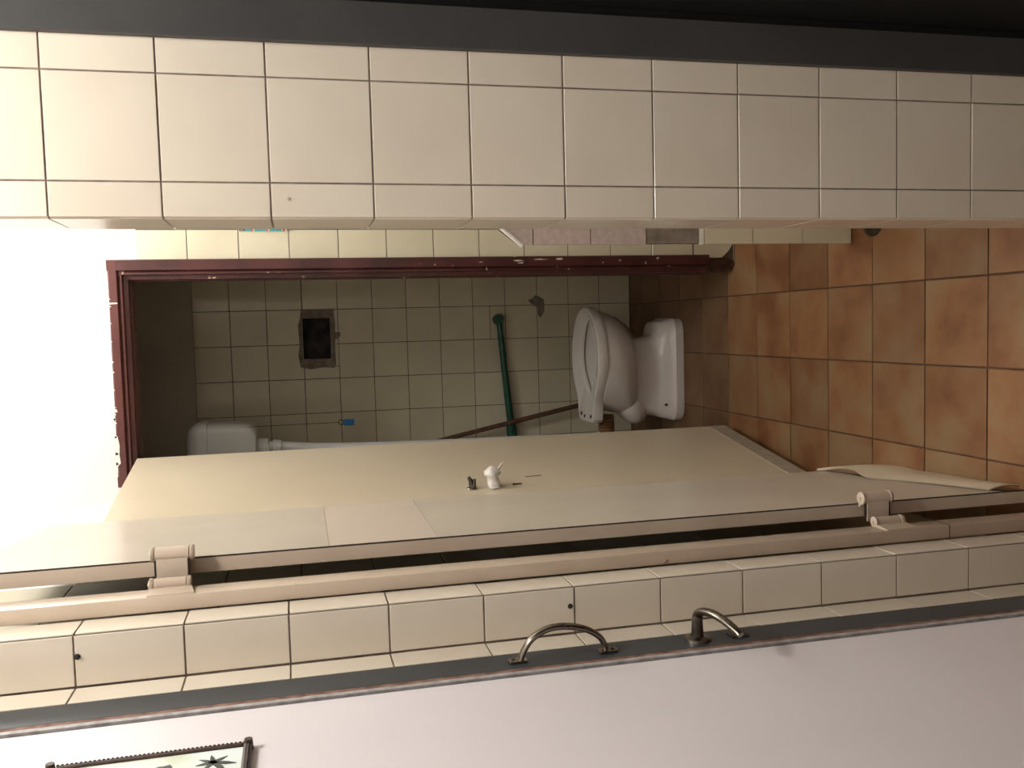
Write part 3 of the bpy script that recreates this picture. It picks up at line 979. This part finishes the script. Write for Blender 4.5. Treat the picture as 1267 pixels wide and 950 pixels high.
loops = [outline(off(egg, .014), .338), outline(off(egg, .002), .343), outline(egg, .348), outline(egg, .376), outline(off(egg, .002), .3815), outline(off(egg, .007), ZR),
         outline(off(hole, -.010), .3665), outline(off(hole, -.003), .3635), outline(hole, .359), outline(hole, .352), outline(off(hole, -.010), .348)]
loft(bm, loops, True, False)
ri = obj('rim', bm, 'porcelain', to, smooth=24)
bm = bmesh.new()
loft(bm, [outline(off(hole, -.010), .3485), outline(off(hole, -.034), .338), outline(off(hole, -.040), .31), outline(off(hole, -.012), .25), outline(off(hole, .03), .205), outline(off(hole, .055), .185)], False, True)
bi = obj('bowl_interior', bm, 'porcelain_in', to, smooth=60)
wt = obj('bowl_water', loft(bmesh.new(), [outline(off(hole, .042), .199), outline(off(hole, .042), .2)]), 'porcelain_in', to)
for yy, dx in ((-.062, 0), (.060, .004), (.018, -.004)):
    obj('bolt_hole', tb([(-.374 + dx, TC + yy, ZR - .006), (-.374 + dx, TC + yy, ZR + .0015)], [.008, .007], n=10, flat=.6), 'dark_steel', ri)
# trap and outlet at the back
bm = bmesh.new()
g = bmesh.ops.create_uvsphere(bm, u_segments=24, v_segments=14, radius=1.0)
for v in g['verts']:
    q = Vector((v.co.x * .096, v.co.y * .080, v.co.z * .062))
    q.rotate(Matrix.Rotation(math.radians(-35), 3, 'Y'))
    v.co = q + Vector((-.330, TC - .020, .203))
obj('trap', bm, 'porcelain', to, smooth=60)
bm = tb([(-.150, TC - .1315, .03), (-.150, TC - .137, .03)], [.006, .004], n=10)
obj('floor_bolt', tb([(-.335, TC - .108, .075), (-.335, TC - .117, .075)], [.006, .005], n=10), 'dark_steel', to)
bm.free()
# ribbed rubber sleeve under the back of the rim
bm = bmesh.new()
pts, rad = [], []
for k in range(15):
    pts.append((-.372 - .006 * k, TC - .03, .305))
    rad.append(.030 if k % 2 else .034)
tube(bm, pts, rad, n=16)
sl = obj('rubber_sleeve', bm, 'rubber', to, smooth=20)
sl['label'] = 'ribbed brown rubber sleeve'

# ------------------------------------------------------------------ high cistern with flush pipe and pull chain
ci = thing('cistern', 'white high level cistern half hidden behind the top of the open toilet door', 'cistern', (-.46, 3.52, 1.68))
def rrect(x0, x1, y0, y1, z, r=.03, n=6):
    pts = []
    for cx_, cy_, a0 in ((x1 - r, y1 - r, 0), (x0 + r, y1 - r, 90), (x0 + r, y0 + r, 180), (x1 - r, y0 + r, 270)):
        for k in range(n + 1):
            a = math.radians(a0 + 90 * k / n)
            pts.append((cx_ + r * math.cos(a), cy_ + r * math.sin(a), z))
    return pts
bm = bmesh.new()
loft(bm, [rrect(-.585, -.375, 3.46, 3.60, 1.688, .03), rrect(-.597, -.352, 3.447, 3.612, 1.692, .03), rrect(-.597, -.338, 3.440, 3.618, 1.712, .03), rrect(-.597, -.333, 3.436, 3.62, 1.76, .03), rrect(-.597, -.331, 3.434, 3.62, 1.86, .03)])
obj('tank', bm, 'cistern', ci, smooth=50)
bm = bmesh.new()
loft(bm, [rrect(-.597, -.327, 3.430, 3.623, 1.861, .032), rrect(-.597, -.326, 3.429, 3.624, 1.885, .034), rrect(-.597, -.334, 3.436, 3.62, 1.912, .034), rrect(-.595, -.352, 3.452, 3.61, 1.930, .034), rrect(-.59, -.385, 3.48, 3.59, 1.938, .034)])
obj('lid', bm, 'cistern', ci, smooth=50)
fp = catmull([(-.428, 3.52, 1.70), (-.432, 3.52, 1.60), (-.445, 3.52, 1.46), (-.455, 3.52, 1.2), (-.460, 3.50, .6), (-.462, 3.49, .36), (-.445, 3.49, .312), (-.425, 3.49, .305)], 6)
obj('flush_pipe', tube(bmesh.new(), fp, .019, n=14), 'cistern', ci, smooth=50)
obj('collar', tb([(-.428, 3.52, 1.690), (-.428, 3.52, 1.678), (-.430, 3.52, 1.650), (-.430, 3.52, 1.645)], [.030, .032, .032, .028], n=20), 'cistern', ci, smooth=40)
obj('collar', tb([(-.431, 3.52, 1.632), (-.431, 3.52, 1.628), (-.433, 3.52, 1.602), (-.433, 3.52, 1.599)], [.024, .027, .027, .023], n=20), 'cistern', ci, smooth=40)
obj('pull_wire', tb([(-.3455, 3.45, 1.73), (-.3445, 3.45, 1.386)], .0011, n=6), 'dark_steel', ci)
bm = bmesh.new()
ring = [(-.3445 + .009 * math.cos(t), 3.45, 1.377 + .009 * math.sin(t)) for t in [2 * math.pi * k / 16 for k in range(17)]]
tube(bm, ring, .0016, n=6, caps=False, up=(0, 1, 0))
obj('pull_ring', bm, 'dark_steel', ci)
pt = obj('pull_tag', bx(-.3585, -.334, 3.447, 3.453, 1.328, 1.368, bev=.002), 'blue', ci)
pt['label'] = 'blue plastic tag on the pull wire'

# ------------------------------------------------------------------ green pipe and wooden stick
gp_ = thing('green_pipe', 'dark green pipe running slightly downwards along the far tiled wall', 'pipe', (-.2, 3.97, .6))
obj('pipe', tube(bmesh.new(), [(.034, 3.968, .637), (-.10, 3.968, .626), (-.30, 3.968, .609), (-.475, 3.968, .5925)], [.0135, .0145, .0155, .0165], n=16), 'green', gp_, smooth=50)
obj('wall_socket', tb([(.032, 4.0, .638), (.034, 3.985, .638), (.036, 3.966, .637), (.036, 3.948, .637)], [.023, .023, .022, .019], n=18), 'green', gp_, smooth=40)
obj('coupling', tb([(-.440, 3.968, .5958), (-.444, 3.968, .5955), (-.505, 3.968, .590), (-.510, 3.968, .5895)], [.018, .0225, .024, .018], n=18), 'green', gp_, smooth=40)
obj('clamp_bolt', tb([(-.462, 3.953, .594), (-.462, 3.940, .594)], [.006, .005], n=8), 'steel', gp_)

st = thing('wooden_stick', 'brown wooden stick leaning along the far wall behind the toilet', 'stick', (-.31, 3.93, 0))
obj('shaft', tube(bmesh.new(), [(-.545, 3.955, 1.16), (-.487, 3.946, .872), (-.40, 3.932, .44), (-.317, 3.925, .012)], [.0095, .0100, .0108, .0112], n=12), 'wood', st, smooth=50)
obj('worn_tip', tb([(-.317, 3.925, .014), (-.3145, 3.925, .001)], [.0113, .009], n=12), 'rot', st)

bpy.context.view_layer.update()
